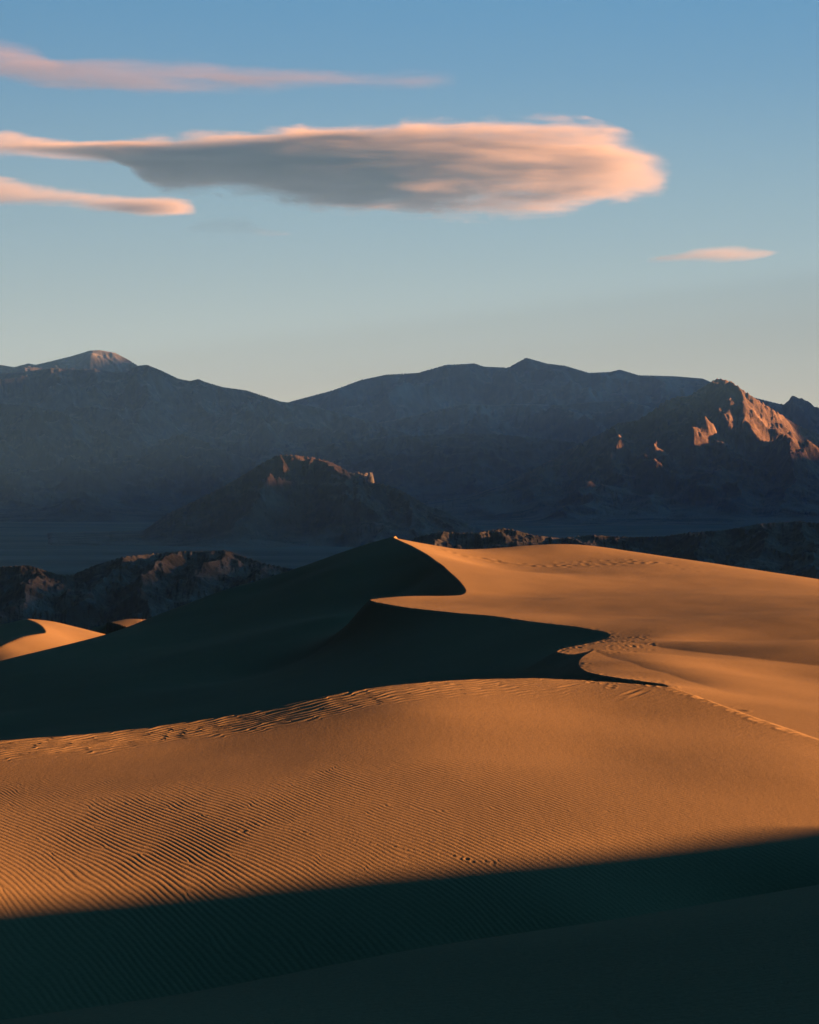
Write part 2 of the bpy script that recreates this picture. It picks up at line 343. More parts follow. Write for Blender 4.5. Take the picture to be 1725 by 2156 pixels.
# foreground dune: faint ripples
isF = own[sr] == 3
ph3 = 2 * np.pi * ((.30 * wx - .95 * (wy + .5 * noise(x / 2, y / 2.5, 71))) / .42) + np.arctan2(noise(x / 1.2, y / 1.2, 72), noise(x / 1.2, y / 1.2, 73))
H[sr] += np.where(isF, .006 * np.sin(ph3) * (.4 + .6 * smooth01((cyf[None] - y) / 6)), 0)
# very soft unevenness on all sand
H += np.where(own > 0, .06 * fbm(XX / 13, YY / 22, 91, 3) * smooth01((YY - 60) / 100), 0).astype(np.float32)

rng = np.random.default_rng(4)
def dent(px_, py_, rx, ry, dep, rim=.3, ang=0.):
    dep = dep * .21
    i, c = locate(px_, py_); X0, Y0 = XX[i, c], YY[i, c]
    dr = int(3.2 * max(rx, ry) / max(Yr[i] - Yr[i - 1], .02)) + 2
    dcc = int(3.2 * max(rx, ry) / (Y0 * (tx[800] - tx[799]))) + 2
    a, b = max(i - dr, 0), i + dr; l, r = max(c - dcc, 0), c + dcc
    X1, Y1 = XX[a:b, l:r] - X0, YY[a:b, l:r] - Y0
    ca, sa = math.cos(ang), math.sin(ang)
    e = ((X1 * ca + Y1 * sa) / rx) ** 2 + ((-X1 * sa + Y1 * ca) / ry) ** 2
    H[a:b, l:r] += (-dep * np.exp(-e) + dep * rim * np.exp(-((np.sqrt(e) - 1.7) / .5) ** 2)).astype(np.float32)
def track(pts, step, rx, ry, dep, jit=2.5, ang=0., skip=0.):
    P = np.array(pts, float); L = np.r_[0, np.cumsum(np.hypot(*np.diff(P, axis=0).T))]
    for k_, t in enumerate(np.arange(0, L[-1], step)):
        if rng.random() < skip: continue
        t += rng.normal() * step * .12
        dent(np.interp(t, L, P[:, 0]) + rng.normal() * jit, np.interp(t, L, P[:, 1]) + (1 if k_ % 2 else -1) * jit * .5, rx * rng.uniform(.8, 1.2), ry * rng.uniform(.8, 1.2), dep * rng.uniform(.6, 1.2), ang=ang)
track([(3,1645),(87,1664),(129,1674),(213,1685),(336,1704),(445,1719),(592,1746),(850,1788),(950,1803)], 20, .05, .10, .028, 1.2, skip=.12)
track([(950,1803),(985,1811),(1040,1819)], 17, .06, .14, .07, 2)
dent(510,1751,.11,.12,.12)
track([(1405,1447),(1450,1462),(1530,1490),(1620,1524),(1700,1550)], 13, .12, .30, .14, 1.2, ang=-.9)
for p in [(1400,1446),(1478,1470),(1555,1496),(1600,1515),(1655,1534)]: dent(*p, .30, .4, .22)
track([(905,1150),(960,1165),(1040,1182),(1110,1190),(1200,1193),(1300,1189),(1380,1187),(1420,1189)], 14, .5, 1.0, .20, 3, skip=.15)
track([(1180,1187),(1260,1184),(1330,1180),(1400,1190),(1480,1202)], 17, .45, .9, .20, 5, skip=.25)
track([(1000,1172),(1040,1182),(1090,1191),(1130,1193)], 9, .7, .8, .22, 1)
for _ in range(60):
    t = rng.random(); dent(1172 + 118 * t + rng.normal() * 4, 1369 - 26 * t + rng.uniform(-6, 7), .16, .5, .11)
for _ in range(45): dent(rng.uniform(1270, 1375), rng.uniform(1338, 1376), .16, .45, .10)
for _ in range(110):
    t = rng.random(); dent(1235 + 185 * t, 1424 + 20 * t + rng.normal() * 7 * (1 - .5 * t), .15, .32, .07, rim=.5)
for p in [(1200,1444),(1330,1458),(1345,1463)]: dent(*p, .14, .9, .10, ang=-.5)
# crumbled lip of the long brink
for p in BRw[30:84]:
    for _ in range(2):
        dent(p[0] / p[1] * F_ + CX + rng.normal() * 6, HY - p[2] / p[1] * F_ + rng.normal() * 1.5, .25, .5, .07)

NAMES = {0: ('sand_flat', 'rolling sand far behind the dunes', 'sand'),
         1: ('sand_dune', 'large far dune with a winding crest, one side sunlit and the other in shadow', 'sand dune'),
         2: ('sand_dune', 'near sunlit dune covered in wind ripples with its foot in shadow', 'sand dune'),
         3: ('sand_dune', 'dark bluish foreground dune wholly in shadow along the bottom edge', 'sand dune'),
         4: ('sand_dune', 'small distant dune with a hooked sharp crest at the left edge', 'sand dune'),
         5: ('sand_dune', 'little sunlit crescent of a dune just beyond the big dark slope', 'sand dune')}
fo = own[:-1, :-1]
for k_, (nm, lb, ct) in NAMES.items():
    mk = fo == k_
    if mk.any(): grid_mesh(nm, XX, YY, H + EYE, mk, SAND, lb, ct)

# the dune off to the right, outside the picture, whose shadow crosses the near slope
cu = np.r_[-120:160:181j]; cs = np.r_[24:190:170j]
U, S = np.meshgrid(cu, cs)
wr = np.interp(U, np.r_[-120, -40, 0, us[0] - 22, us[0] - 8, us, us[-1] + 1.5, us[-1] + 8, us[-1] + 30, 160], np.r_[-2, 4, 3, wsh[0] + 6, wsh[0] + 2.2, wsh, wsh[-1] - 2, wsh[-1] - 9, wsh[-1] - 20, -40])
sr_ = 88 + .05 * U + 3 * np.sin(U / 23)
top = wr + TE * sr_
ds = S - sr_
Zc = top - np.where(ds < 0, .28, .20) * np.abs(ds) ** 2 / (np.abs(ds) + 2) 
Zc = np.maximum(Zc, -26 + .4 * noise(U / 20, S / 20, 7))
Xc = S * SX - U * SY; Yc = S * SY + U * SX
grid_mesh('sand_dune', Xc, Yc, Zc + EYE, None, SAND, 'high dune outside the frame whose shadow crosses the rippled slope', 'sand dune')

# ------------------------------------------------------------------ valley floor
fl = new_mat('valley_floor')
m, t, b = fl; g = t.nodes.new('ShaderNodeNewGeometry')
mp = t.nodes.new('ShaderNodeMapping'); mp.inputs['Scale'].default_value = (.6, 1.6, 1); t.links.new(g.outputs['Position'], mp.inputs[0])
a = tex(t, .004, 9, .68, mp.outputs[0]); c = rmp(t, a.outputs[0], [(.35, (.10,.085,.07)), (.5, (.17,.14,.115)), (.62, (.24,.20,.165))]); t.links.new(c.outputs[0], b.inputs['Base Color'])
gx, gy = np.meshgrid(np.linspace(-9000, 14000, 160), np.r_[np.linspace(-3000, 700, 20), np.linspace(800, 14000, 200), np.linspace(14500, 19500, 20)])
gz = 2.0 * fbm(gx / 700, gy / 700, 3, 3) + 0.0 * gx - 6 * (gy < 900)
grid_mesh('ground', gx, gy, gz, None, m, 'flat grey valley floor reaching to the mountain feet', 'ground')

# ------------------------------------------------------------------ mountains
def erode(h, cell, n=40000, steps=45, seed=1, k=.12, cap=1.6):
    """many drops at once run down the grid carving gullies"""
    rg = np.random.default_rng(seed); r, c = h.shape
    for b_ in range(6):
        px_ = rg.uniform(1, c - 3, n); py_ = rg.uniform(1, r - 3, n); vx = np.zeros(n); vy = np.zeros(n); sed = np.zeros(n)
        acc = np.zeros(h.shape)
        for s_ in range(steps):
            ix = px_.astype(int); iy = py_.astype(int); fx = px_ - ix; fy = py_ - iy
            h00 = h[iy, ix]; h10 = h[iy, ix + 1]; h01 = h[iy + 1, ix]; h11 = h[iy + 1, ix + 1]
            gx = ((h10 - h00) * (1 - fy) + (h11 - h01) * fy); gy = ((h01 - h00) * (1 - fx) + (h11 - h10) * fx)
            vx = vx * .35 - gx; vy = vy * .35 - gy; L = np.hypot(vx, vy) + 1e-9
            nx = np.clip(px_ + vx / L, 1, c - 3); ny = np.clip(py_ + vy / L, 1, r - 3)
            jx = nx.astype(int); jy = ny.astype(int)
            dh = h[iy, ix] - h[jy, jx]
            carry = cap * np.clip(dh, 0, 12) * .5
            er = np.where(carry > sed, np.minimum((carry - sed) * k, np.maximum(dh, 0) * .5), (carry - sed) * .25)
            er = np.where(dh < 0, -np.minimum(sed, -dh), er)
            sed = sed + er
            np.add.at(acc, (iy, ix), -er * (1 - fx) * (1 - fy)); np.add.at(acc, (iy, ix + 1), -er * fx * (1 - fy))
            np.add.at(acc, (iy + 1, ix), -er * (1 - fx) * fy); np.add.at(acc, (iy + 1, ix + 1), -er * fx * fy)
            px_, py_ = nx, ny
        acc = np.clip(acc, -cell * .8, cell * .5)
        a2 = acc.copy(); a2[1:-1, 1:-1] = .5 * acc[1:-1, 1:-1] + .125 * (acc[:-2, 1:-1] + acc[2:, 1:-1] + acc[1:-1, :-2] + acc[1:-1, 2:])
        h = h + a2
    return h
def mountain(name, label, ridges, y0, y1, p0, p1, nx, ny, base, slope, mat, seed, rough=1., spur=1., tail=.5, sil=None, er=1.5, warp=1., ks=4):
    """ridges: polylines of (column, row, distance); the first is the skyline. Height falls away from them concavely to the base."""
    m0 = list(ridges[0])
    if p0 == -220:                     # carry the range on well past the left edge of the view
        x_, y_, d_ = m0[0]; m0 = [(-1100, y_ + 45, d_), (-880, y_ + 12, d_), (-640, y_ + 26, d_), (-420, y_ - 6, d_)] + m0; nx = int(nx * (p1 + 1100) / (p1 + 220)); p0 = -1100
    if p1 == 1960:
        x_, y_, d_ = m0[-1]; m0 = m0 + [(2120, y_ - 4, d_), (2300, y_ + 16, d_), (2480, y_ + 4, d_), (2700, y_ + 40, d_)]; nx = int(nx * (2700 - p0) / (1960 - p0)); p1 = 2700
    ridges = [m0] + list(ridges[1:])
    tt = np.linspace((p0 - CX) / F_, (p1 - CX) / F_, nx); yy = np.linspace(y0, y1, ny)
    T, Y = np.meshgrid(tt, yy); X = T * Y
    S = (y0 + y1) / 2
    Hc = max(unp(p)[2] for p in ridges[0]) + EYE - base
    wl = Hc * 1.1
    wX = X + warp * Hc * (.2 * fbm(X / wl, Y / wl, seed, 4)); wY = Y + warp * Hc * (.2 * fbm(X / wl, Y / wl, seed + 50, 4))
    h = np.full(X.shape, -1e9)
    for ri, rd in enumerate(ridges):
        P = catmull([unp(p) for p in rd], 4); P[:, 2] += EYE
        dm = np.full(X.shape, 1e18); zz = np.zeros(X.shape)
        for i in range(len(P) - 1):
            a, b = P[i], P[i + 1]; d = b[:2] - a[:2]; L = d @ d + 1e-9
            t_ = np.clip(((wX - a[0]) * d[0] + (wY - a[1]) * d[1]) / L, 0, 1)
            dd = np.hypot(wX - a[0] - t_ * d[0], wY - a[1] - t_ * d[1]); u = dd < dm
            dm = np.where(u, dd, dm); zz = np.where(u, a[2] + t_ * (b[2] - a[2]), zz)
        hh = zz - base; Lr = np.maximum(hh, 1) / slope
        e = dm / Lr
        prof = np.exp(-e) * (1 - .0) - tail * 0
        v = hh * prof
        h = np.maximum(h, v) if ri == 0 else np.maximum(h, v) + 0
    rel = np.clip(h / Hc, 0, 1)
    rn = ridged(X / (Hc * .9) , Y / (Hc * 1.1), seed + 7, 6) - .9
    h = h + spur * Hc * .13 * rn * (rel * (1.15 - rel)) * 2.2
    h = h + rough * Hc * .020 * fbm(X / (Hc * .12), Y / (Hc * .12), seed + 90, 4) * np.clip(rel * 3, 0, 1)
    cell = (X[0, 1] - X[0, 0])
    if er: h = erode(h.astype(float), cell, int(nx * ny * .22), 42, seed, .12 * er)
    # bring the skyline to its measured height, bearing by bearing (smooth factor on the relief)
    sl = np.array(sil if sil is not None else ridges[0], float); want = np.interp(tt, (sl[:, 0] - CX) / F_, (HY - sl[:, 1]) / F_)
    for it in range(3):
        ang = (h + base - EYE) / Y; am_ = ang.argmax(0)
        Ym = Y[am_, np.arange(nx)]; hw = np.maximum(want * Ym + EYE - base, 2); hh = h[am_, np.arange(nx)]
        f = np.clip(hw / np.maximum(hh, 1), .5, 2.5); kk = np.ones(2 * ks + 1) / (2 * ks + 1); f = np.convolve(np.pad(f, ks, 'edge'), kk, 'valid')
        h = h * (1 + (f - 1)[None] * np.clip(h / np.maximum(hh[None], 1), 0, 1))
    # fade out under the ground at the borders
    v2 = np.minimum(T - tt[0], tt[-1] - T) / (.05 * (tt[-1] - tt[0]))
    v = np.minimum((Y - y0) / (.06 * (y1 - y0)), (y1 - Y) / (.05 * (y1 - y0)))
    v = np.minimum(v, v2); h = h * smooth01(v) - 14 * (1 - smooth01(v * 1.0))
    return grid_mesh(name, X, Y, h + base, None, mat, label, 'mountain' if 'mountain' in name else 'hill')

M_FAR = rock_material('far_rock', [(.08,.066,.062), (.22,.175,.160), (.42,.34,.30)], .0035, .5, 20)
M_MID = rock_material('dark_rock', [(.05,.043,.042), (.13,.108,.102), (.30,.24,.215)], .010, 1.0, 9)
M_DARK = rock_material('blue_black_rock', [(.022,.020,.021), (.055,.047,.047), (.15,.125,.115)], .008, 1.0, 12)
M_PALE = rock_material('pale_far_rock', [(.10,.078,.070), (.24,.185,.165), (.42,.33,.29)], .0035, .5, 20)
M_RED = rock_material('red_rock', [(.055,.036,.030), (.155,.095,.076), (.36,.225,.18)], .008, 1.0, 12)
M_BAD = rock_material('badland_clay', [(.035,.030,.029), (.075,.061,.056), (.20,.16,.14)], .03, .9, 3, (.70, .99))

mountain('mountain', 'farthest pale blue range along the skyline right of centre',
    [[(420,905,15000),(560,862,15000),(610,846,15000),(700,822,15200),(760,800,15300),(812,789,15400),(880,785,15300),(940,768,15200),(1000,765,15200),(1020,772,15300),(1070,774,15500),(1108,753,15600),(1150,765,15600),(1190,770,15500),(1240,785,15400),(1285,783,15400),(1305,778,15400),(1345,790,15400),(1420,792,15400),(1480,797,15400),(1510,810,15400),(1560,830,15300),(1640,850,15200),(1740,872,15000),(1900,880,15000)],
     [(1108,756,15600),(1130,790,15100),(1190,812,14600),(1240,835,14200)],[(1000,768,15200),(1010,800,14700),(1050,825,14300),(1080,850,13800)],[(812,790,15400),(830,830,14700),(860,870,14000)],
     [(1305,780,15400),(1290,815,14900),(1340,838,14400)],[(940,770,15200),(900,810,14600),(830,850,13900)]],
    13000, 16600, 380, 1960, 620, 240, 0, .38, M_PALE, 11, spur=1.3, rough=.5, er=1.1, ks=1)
mountain('mountain', 'small jagged far peak at the right edge of the skyline',
    [[(1560,870,12000),(1620,852,12000),(1655,851,12000),(1664,836,12000),(1672,833,12000),(1682,838,12000),(1690,842,12000),(1694,838,12000),(1706,850,12000),(1725,860,12000),(1790,885,12000),(1850,900,12000)]],
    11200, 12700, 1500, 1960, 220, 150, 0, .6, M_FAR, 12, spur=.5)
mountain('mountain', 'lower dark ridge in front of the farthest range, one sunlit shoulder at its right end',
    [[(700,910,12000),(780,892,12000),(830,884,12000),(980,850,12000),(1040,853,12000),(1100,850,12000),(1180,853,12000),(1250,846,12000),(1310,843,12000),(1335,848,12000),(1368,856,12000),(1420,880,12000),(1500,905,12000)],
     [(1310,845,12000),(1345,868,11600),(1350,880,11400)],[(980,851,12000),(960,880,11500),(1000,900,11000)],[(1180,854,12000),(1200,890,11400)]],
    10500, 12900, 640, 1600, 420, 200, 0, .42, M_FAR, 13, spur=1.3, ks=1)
mountain('mountain', 'farthest peak behind the left range',
    [[(-200,790,12990),(-60,775,12990),(0,768,12990),(30,773,12990),(60,765,12990),(75,768,12990),(110,760,12990),(150,750,12990),(190,738,12990),(210,737,12990),(243,743,12990),(270,757,12990),(292,771,12990),(340,800,12990),(420,840,12990)]],
    12000, 14000, -220, 480, 330, 180, 0, .45, M_FAR, 14, spur=1.2, rough=.4, er=1.1, ks=1)
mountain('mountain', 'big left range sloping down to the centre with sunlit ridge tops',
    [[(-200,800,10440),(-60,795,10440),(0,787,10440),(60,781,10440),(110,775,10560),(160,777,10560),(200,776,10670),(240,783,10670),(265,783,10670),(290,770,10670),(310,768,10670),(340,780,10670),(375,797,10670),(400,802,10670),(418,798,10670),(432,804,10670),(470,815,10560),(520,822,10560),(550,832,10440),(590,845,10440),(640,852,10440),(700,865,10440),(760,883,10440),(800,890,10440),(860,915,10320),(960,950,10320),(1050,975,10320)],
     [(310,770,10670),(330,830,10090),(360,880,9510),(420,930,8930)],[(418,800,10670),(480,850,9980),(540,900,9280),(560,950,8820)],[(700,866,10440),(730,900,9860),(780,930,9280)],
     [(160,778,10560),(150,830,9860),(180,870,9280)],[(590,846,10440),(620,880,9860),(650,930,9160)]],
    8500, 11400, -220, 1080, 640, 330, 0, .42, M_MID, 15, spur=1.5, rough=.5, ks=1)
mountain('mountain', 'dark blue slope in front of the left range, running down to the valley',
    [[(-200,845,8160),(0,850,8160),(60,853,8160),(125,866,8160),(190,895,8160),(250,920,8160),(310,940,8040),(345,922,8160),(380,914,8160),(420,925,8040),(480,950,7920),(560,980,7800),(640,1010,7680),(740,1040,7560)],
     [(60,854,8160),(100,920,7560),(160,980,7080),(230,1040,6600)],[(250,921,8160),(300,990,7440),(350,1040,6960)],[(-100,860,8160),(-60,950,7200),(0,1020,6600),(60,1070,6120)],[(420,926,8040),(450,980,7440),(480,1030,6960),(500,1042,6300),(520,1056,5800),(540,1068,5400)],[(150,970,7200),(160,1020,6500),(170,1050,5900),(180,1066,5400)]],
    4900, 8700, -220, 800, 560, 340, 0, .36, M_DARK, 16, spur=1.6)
mountain('mountain', 'low dark ridge in the middle distance between the left range and the right peak',
    [[(600,960,8300),(700,934,8300),(760,928,8300),(850,918,8300),(930,915,8300),(1000,912,8300),(1060,915,8300),(1130,922,8300),(1200,930,8300),(1300,945,8300),(1400,960,8300)],
     [(760,929,8300),(800,960,7900),(850,1000,7400)],[(1000,913,8300),(1010,950,7800),(960,990,7400)]],
    6900, 8900, 560, 1500, 420, 210, 0, .38, M_DARK, 17)
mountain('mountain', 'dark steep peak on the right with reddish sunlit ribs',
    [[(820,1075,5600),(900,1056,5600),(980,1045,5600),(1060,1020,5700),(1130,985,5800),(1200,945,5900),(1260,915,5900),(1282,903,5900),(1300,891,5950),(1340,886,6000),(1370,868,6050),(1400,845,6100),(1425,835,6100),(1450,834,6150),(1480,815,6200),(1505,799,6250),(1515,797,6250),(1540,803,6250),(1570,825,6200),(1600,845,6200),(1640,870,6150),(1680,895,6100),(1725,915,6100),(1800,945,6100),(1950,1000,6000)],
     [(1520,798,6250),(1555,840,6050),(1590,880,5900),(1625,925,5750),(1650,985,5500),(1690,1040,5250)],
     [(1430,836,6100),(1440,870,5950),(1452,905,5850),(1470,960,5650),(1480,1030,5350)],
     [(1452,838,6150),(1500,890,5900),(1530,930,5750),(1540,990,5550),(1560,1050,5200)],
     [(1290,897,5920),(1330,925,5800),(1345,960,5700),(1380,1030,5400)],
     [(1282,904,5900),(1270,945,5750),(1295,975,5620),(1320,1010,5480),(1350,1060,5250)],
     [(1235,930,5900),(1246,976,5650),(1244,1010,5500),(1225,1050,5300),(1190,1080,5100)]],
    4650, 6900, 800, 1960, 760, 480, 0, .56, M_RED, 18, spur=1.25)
mountain('mountain', 'low foothill added unseen behind the rounded middle hill to shade the plain',  # added out of sight to keep low sun off the plain at left
    [[(560,1010,6250),(600,978,6150),(620,974,5900),(640,974,5700),(652,976,5500),(655,982,5300),(645,995,5120)]],
    4900, 6500, 480, 800, 160, 200, 0, .5, M_MID, 23)
mountain('mountain', 'rounded dark hill in the middle with a red sunlit patch near its top',
    [[(80,1160,3700),(150,1157,3700),(230,1152,3700),(290,1126,3700),(350,1083,3720),(430,1045,3750),(500,1008,3780),(550,976,3800),(585,958,3800),(620,958,3800),(660,964,3800),(690,970,3790),(715,982,3780),(745,1000,3770),(775,1016,3760),(800,1017,3750),(840,1030,3740),(870,1046,3720),(900,1065,3700),(930,1074,3690),(960,1090,3680),(1010,1112,3660),(1050,1140,3640)],
     [(660,965,3800),(690,990,3710),(735,1025,3620),(760,1060,3540),(790,1100,3430),(800,1140,3320)],
     [(585,959,3800),(560,1010,3660),(530,1060,3540),(500,1110,3420)],
     [(840,1031,3740),(850,1062,3640),(865,1095,3540),(885,1130,3440)],
     [(930,1075,3690),(950,1100,3610),(970,1120,3530)]],
    3150, 4150, 60, 1120, 680, 400, 0, .60, M_RED, 19, spur=1.2)
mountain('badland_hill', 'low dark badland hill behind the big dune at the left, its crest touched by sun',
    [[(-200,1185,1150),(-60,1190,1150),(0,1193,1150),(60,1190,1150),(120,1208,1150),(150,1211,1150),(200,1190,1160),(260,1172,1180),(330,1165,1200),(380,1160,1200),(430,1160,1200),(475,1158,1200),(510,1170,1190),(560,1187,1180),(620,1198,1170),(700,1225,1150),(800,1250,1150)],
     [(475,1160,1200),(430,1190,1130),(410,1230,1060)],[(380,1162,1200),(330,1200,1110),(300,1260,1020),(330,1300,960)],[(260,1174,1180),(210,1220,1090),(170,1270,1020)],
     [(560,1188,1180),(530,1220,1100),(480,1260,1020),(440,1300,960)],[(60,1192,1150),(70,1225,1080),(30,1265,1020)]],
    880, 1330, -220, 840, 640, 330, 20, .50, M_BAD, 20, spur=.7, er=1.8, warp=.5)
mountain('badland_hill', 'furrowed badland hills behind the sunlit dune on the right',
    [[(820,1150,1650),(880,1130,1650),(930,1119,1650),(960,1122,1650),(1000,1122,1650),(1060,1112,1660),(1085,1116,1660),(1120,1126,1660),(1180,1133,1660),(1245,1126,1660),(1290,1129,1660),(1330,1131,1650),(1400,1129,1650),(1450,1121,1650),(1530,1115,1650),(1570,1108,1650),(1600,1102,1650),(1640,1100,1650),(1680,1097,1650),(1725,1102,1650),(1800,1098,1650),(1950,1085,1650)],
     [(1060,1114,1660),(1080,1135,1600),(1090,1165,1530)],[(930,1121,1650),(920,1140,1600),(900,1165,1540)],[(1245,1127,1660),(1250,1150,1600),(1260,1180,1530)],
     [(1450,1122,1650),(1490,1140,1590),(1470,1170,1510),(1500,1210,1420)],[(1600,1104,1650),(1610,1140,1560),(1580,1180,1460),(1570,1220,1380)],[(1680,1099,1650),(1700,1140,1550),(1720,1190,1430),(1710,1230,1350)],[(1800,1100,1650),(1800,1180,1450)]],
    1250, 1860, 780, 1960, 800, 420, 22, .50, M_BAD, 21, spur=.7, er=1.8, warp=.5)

# unseen range added to the right, its crest shaped to choose where sun falls
cu = np.linspace(500, 17500, 300); cs = np.linspace(2600, 12500, 150); U, S = np.meshgrid(cu, cs)
wr = np.interp(U, [500, 740, 850, 1300, 1500, 2000, 2300, 3300, 3950, 4150, 5100, 5200, 6000, 6250, 6800, 8800, 9500, 11000, 11400, 11900, 12400, 13200, 14200, 15500, 19000],
               [-560, -560, 62, 58, 25, 25, 76, 74, 84, 114, 118, -45, -45, 200, 460, 490, 560, 590, 340, 340, 620, 740, 620, 580, 520])
wr = wr + np.interp(U, [900, 3000, 9000], [6, 28, 55]) * fbm(U / 420, U * 0, 77, 5)
sr_ = 3700 + .36 * U + 250 * np.sin(U / 1900)
ds = np.abs(S - sr_)
Zc = (wr + EYE * 0 + TE * sr_) - .42 * ds * ds / (ds + 60) + 45 * ridged(U / 600, S / 600, 8, 5) * np.clip(ds / 250, 0, 1)
Zc = np.maximum(Zc, -10)
grid_mesh('mountain', S * SX - U * SY, S * SY + U * SX, Zc, None, M_MID, 'added range outside the frame, shaped to shade the valley', 'mountain')

# ------------------------------------------------------------------ clouds (volumes far beyond the haze)
def curve_node(t, fac, pts):
    n = t.nodes.new('ShaderNodeFloatCurve'); c = n.mapping.curves[0]
    while len(c.points) < len(pts): c.points.new(.5, .5)
    for p, (a_, b_) in zip(c.points, pts): p.location = (a_, b_); p.handle_type = 'AUTO'
    n.mapping.update(); t.links.new(fac, n.inputs['Value']); return n
def cloud(label, outline, dist, dens, seed, depth=1500., streak=1., soft=.5, col=(.80,.61,.57), curve=((0, .5), (1, .5))):
    """outline: (column, top row, bottom row) from left to right. A lens of vapour of that length and height."""
    a = np.array(outline, float); xs = (a[:, 0] - CX) / F_ * dist
    zt = (HY - a[:, 1]) / F_ * dist; zb = (HY - a[:, 2]) / F_ * dist
    x0, x1 = xs[0], xs[-1]; z0, z1 = zb.min(), zt.max(); cx_, cz_ = (x0 + x1) / 2, (z0 + z1) / 2
    hx, hz = (x1 - x0) / 2, (z1 - z0) / 2
    # hull: rings along the length
    n = 40; k_ = 20; vs = []; fs = []
    for i in range(n + 1):
        X = x0 + (x1 - x0) * i / n; T_ = np.interp(X, xs, zt) + hz * .06; B_ = np.interp(X, xs, zb) - hz * .06
        m_ = (T_ + B_) / 2; r_ = max((T_ - B_) / 2, 8); dy = depth * min(1, (r_ / hz) ** .5 * 1.02)
        for j in range(k_):
            th = 2 * math.pi * j / k_; vs.append((X - cx_, dy * math.cos(th), m_ + r_ * math.sin(th) * 1.0 - cz_))
    for i in range(n):
        for j in range(k_): fs.append((i * k_ + j, i * k_ + (j + 1) % k_, (i + 1) * k_ + (j + 1) % k_, (i + 1) * k_ + j))
    fs.append(tuple(range(k_ - 1, -1, -1))); fs.append(tuple(n * k_ + j for j in range(k_)))
    me = bpy.data.meshes.new('cloud'); me.from_pydata(vs, [], fs); me.update()
    o = bpy.data.objects.new('cloud', me); sc.collection.objects.link(o); o.location = (cx_, dist, cz_ + EYE)
    o['label'] = label; o['category'] = 'cloud'; o['kind'] = 'thing'
    m = bpy.data.materials.new('cloud_vapour'); m.use_nodes = True; t = m.node_tree; t.nodes.clear()
    L = t.links.new
    def M(op, a_, b_=None, c_=None, clamp=False):
        q_ = t.nodes.new('ShaderNodeMath'); q_.operation = op; q_.use_clamp = clamp
        for i, v in enumerate((a_, b_, c_)):
            if v is None: continue
            if isinstance(v, (int, float)): q_.inputs[i].default_value = v
            else: L(v, q_.inputs[i])
        return q_.outputs[0]
    tc = t.nodes.new('ShaderNodeTexCoord'); s3 = t.nodes.new('ShaderNodeSeparateXYZ'); L(tc.outputs['Object'], s3.inputs[0])
    mp = t.nodes.new('ShaderNodeMapping'); mp.inputs['Scale'].default_value = (1 / 1300., 1 / 500., 1 / 130.); mp.inputs['Location'].default_value = (seed * 3.1, seed, seed * 1.7)
    mp.inputs['Rotation'].default_value = (0, R(3), 0)
    L(tc.outputs['Object'], mp.inputs[0]); nz = tex(t, 1.0, 6, .6, mp.outputs[0], .4)
    mp2 = t.nodes.new('ShaderNodeMapping'); mp2.inputs['Scale'].default_value = (1 / 2600., 1 / 1400., 1 / 600.); mp2.inputs['Location'].default_value = (seed * 1.3, seed * 2, seed)
    L(tc.outputs['Object'], mp2.inputs[0]); nb = tex(t, 1.0, 3, .5, mp2.outputs[0])
    u = M('MULTIPLY_ADD', s3.outputs['X'], .5 / hx, .5)
    u = M('ADD', u, M('MULTIPLY', M('SUBTRACT', nb.outputs[0], .5), .06))
    un = (xs - x0) / (x1 - x0)
    cT = curve_node(t, u, list(zip(un, (zt - z0) / (z1 - z0)))); cB = curve_node(t, u, list(zip(un, (zb - z0) / (z1 - z0))))
    v = M('MULTIPLY_ADD', s3.outputs['Z'], .5 / hz, .5)
    mid = M('MULTIPLY', M('ADD', cT.outputs[0], cB.outputs[0]), .5); half = M('MAXIMUM', M('MULTIPLY', M('SUBTRACT', cT.outputs[0], cB.outputs[0]), .5), .004)
    mp3 = t.nodes.new('ShaderNodeMapping'); mp3.inputs['Scale'].default_value = (1 / 520., 1 / 500., 1 / 260.); mp3.inputs['Rotation'].default_value = (0, R(-20), 0); mp3.inputs['Location'].default_value = (seed * 5.3, seed, seed)
    L(tc.outputs['Object'], mp3.inputs[0]); ne = tex(t, 1.0, 4, .6, mp3.outputs[0], .6)
    zz = M('DIVIDE', M('SUBTRACT', v, mid), half); zz = M('MULTIPLY_ADD', M('SUBTRACT', ne.outputs[0], .5), 1.1, zz)
    dyn = M('DIVIDE', s3.outputs['Y'], M('MULTIPLY', M('POWER', M('MINIMUM', M('MULTIPLY', half, 2.0), 1.0), .5), depth))
    r2 = M('ADD', M('MULTIPLY', zz, zz), M('MULTIPLY', dyn, dyn))
    core = M('SUBTRACT', 1.0, r2)
    nn = M('MULTIPLY', M('SUBTRACT', nz.outputs[0], .5), 1.9 * streak)
    d = M('ADD', core, nn); d = M('MULTIPLY', M('SUBTRACT', d, .12), 1.0 / soft, clamp=True); d = M('MULTIPLY', d, d)
    inside_ = M('MULTIPLY', core, 2.2, clamp=True)
    ends = M('MULTIPLY', M('MULTIPLY', u, 9.0, clamp=True), M('MULTIPLY', M('SUBTRACT', 1.0, u), 14.0, clamp=True))
    inside_ = M('MULTIPLY', inside_, ends)
    d = M('MULTIPLY', M('MULTIPLY', d, inside_), dens)
    dr = M('MULTIPLY', curve_node(t, u, list(curve)).outputs[0], 2.0); d = M('MULTIPLY', d, dr)
    pv = t.nodes.new('ShaderNodeVolumePrincipled'); pv.inputs['Color'].default_value = (*col, 1); pv.inputs['Anisotropy'].default_value = .1
    L(d, pv.inputs['Density']); mo = t.nodes.new('ShaderNodeOutputMaterial'); L(pv.outputs[0], mo.inputs['Volume'])
    try: m.cycles.volume_sampling = 'DISTANCE'
    except Exception: pass
    me.materials.append(m)
    return o
CL = 1
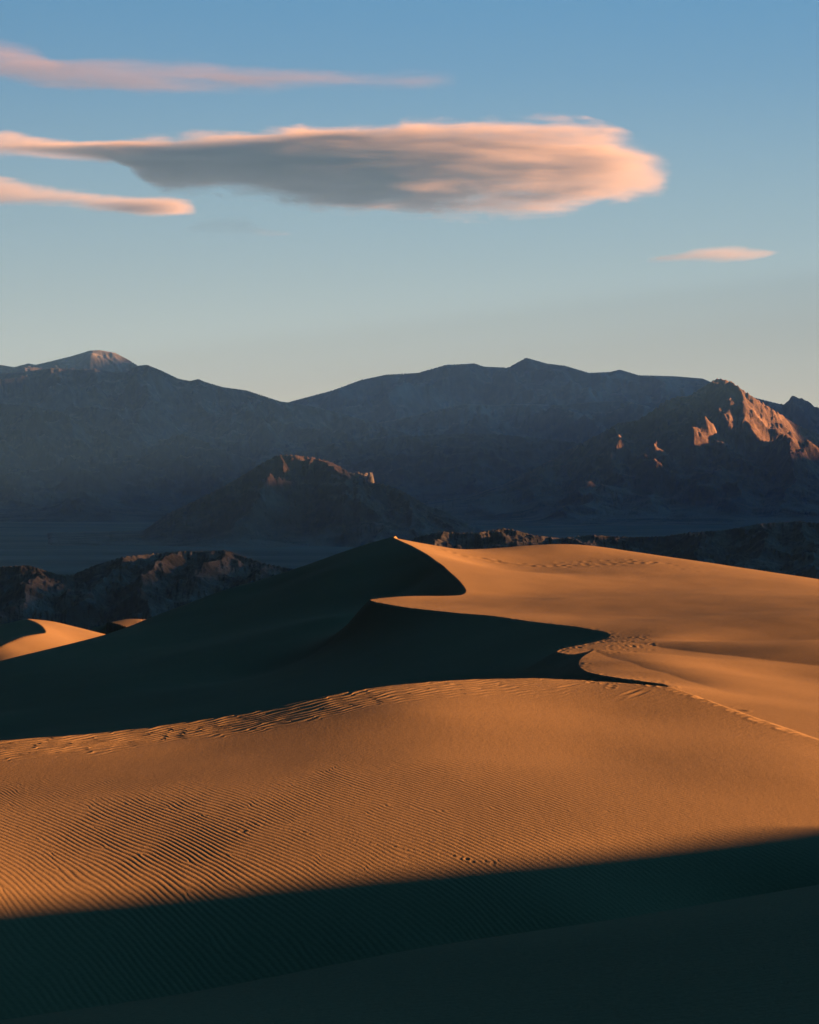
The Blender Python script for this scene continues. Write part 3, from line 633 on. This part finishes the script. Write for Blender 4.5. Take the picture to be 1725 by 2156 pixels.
if CL:
    cloud('large long lens cloud, grey on its left and glowing peach at its rounded right end',
      [(-260,300,330),(-60,280,335),(0,278,330),(120,292,335),(220,296,340),(280,294,370),(330,290,395),(450,280,412),(560,274,425),(680,265,440),(800,258,452),(900,252,463),(1000,248,462),(1120,246,458),(1200,252,450),(1270,272,432),(1330,296,425),(1370,318,418),(1402,345,410)],
      23000, .0080, 1, 1500, soft=1.0, streak=1.6, curve=((0, .06), (.12, .10), (.24, .8), (.55, .8), (.8, .36), (1, .32)))
    cloud('long thin cloud high on the left, mauve and wispy above the large one',
      [(-260,80,160),(0,84,170),(80,98,184),(160,125,188),(280,121,196),(400,124,196),(480,140,196),(620,146,192),(760,148,189),(860,148,188),(970,150,184)],
      22000, .0014, 2, 900, streak=2.0, soft=1.1, col=(.44,.34,.44))
    cloud('small cloud at the left edge under the large one with a glowing tip',
      [(-200,360,440),(-60,365,440),(0,372,438),(80,385,436),(160,392,440),(240,402,448),(300,410,456),(350,412,456),(410,420,452)],
      19000, .0045, 3, 650, soft=.9, streak=1.6, curve=((0, .3), (.5, .4), (.8, .8), (1, .6)))
    cloud('small isolated pink cloud floating low on the right',
      [(1360,543,553),(1420,533,553),(1480,518,554),(1540,514,554),(1580,520,550),(1640,530,536)],
      22000, .0022, 4, 450, streak=.6, soft=.9)
    cloud('faintest wisp of cloud below the large one at the left',
      [(380,488,498),(440,455,500),(500,450,500),(560,478,499),(620,488,494)],
      22500, .0005, 5, 450, soft=1.)

# ------------------------------------------------------------------ haze
hz_m = bpy.data.materials.new('haze_air'); hz_m.use_nodes = True; t = hz_m.node_tree; t.nodes.clear()
pv = t.nodes.new('ShaderNodeVolumePrincipled'); pv.inputs['Color'].default_value = (.128, .345, 1.0, 1); pv.inputs['Density'].default_value = .000035; pv.inputs['Anisotropy'].default_value = 0.0
mo = t.nodes.new('ShaderNodeOutputMaterial'); t.links.new(pv.outputs[0], mo.inputs['Volume'])
def box(name, a, b, mat):
    v = [(x, y, z) for x in (a[0], b[0]) for y in (a[1], b[1]) for z in (a[2], b[2])]
    f = [(0,1,3,2),(4,6,7,5),(0,4,5,1),(2,3,7,6),(0,2,6,4),(1,5,7,3)]
    me = bpy.data.meshes.new(name); me.from_pydata(v, [], f); me.materials.append(mat)
    o = bpy.data.objects.new(name, me); sc.collection.objects.link(o); return o
HZ = 1
if HZ:
    hz = box('haze', (-9100, -3100, -40), (14100, 19600, 2100), hz_m); hz['kind'] = 'stuff'; hz['label'] = 'thin blue haze filling the valley air'
sc.cycles.volume_bounces = 0
sc.cycles.use_denoising = True; sc.cycles.diffuse_bounces = 0
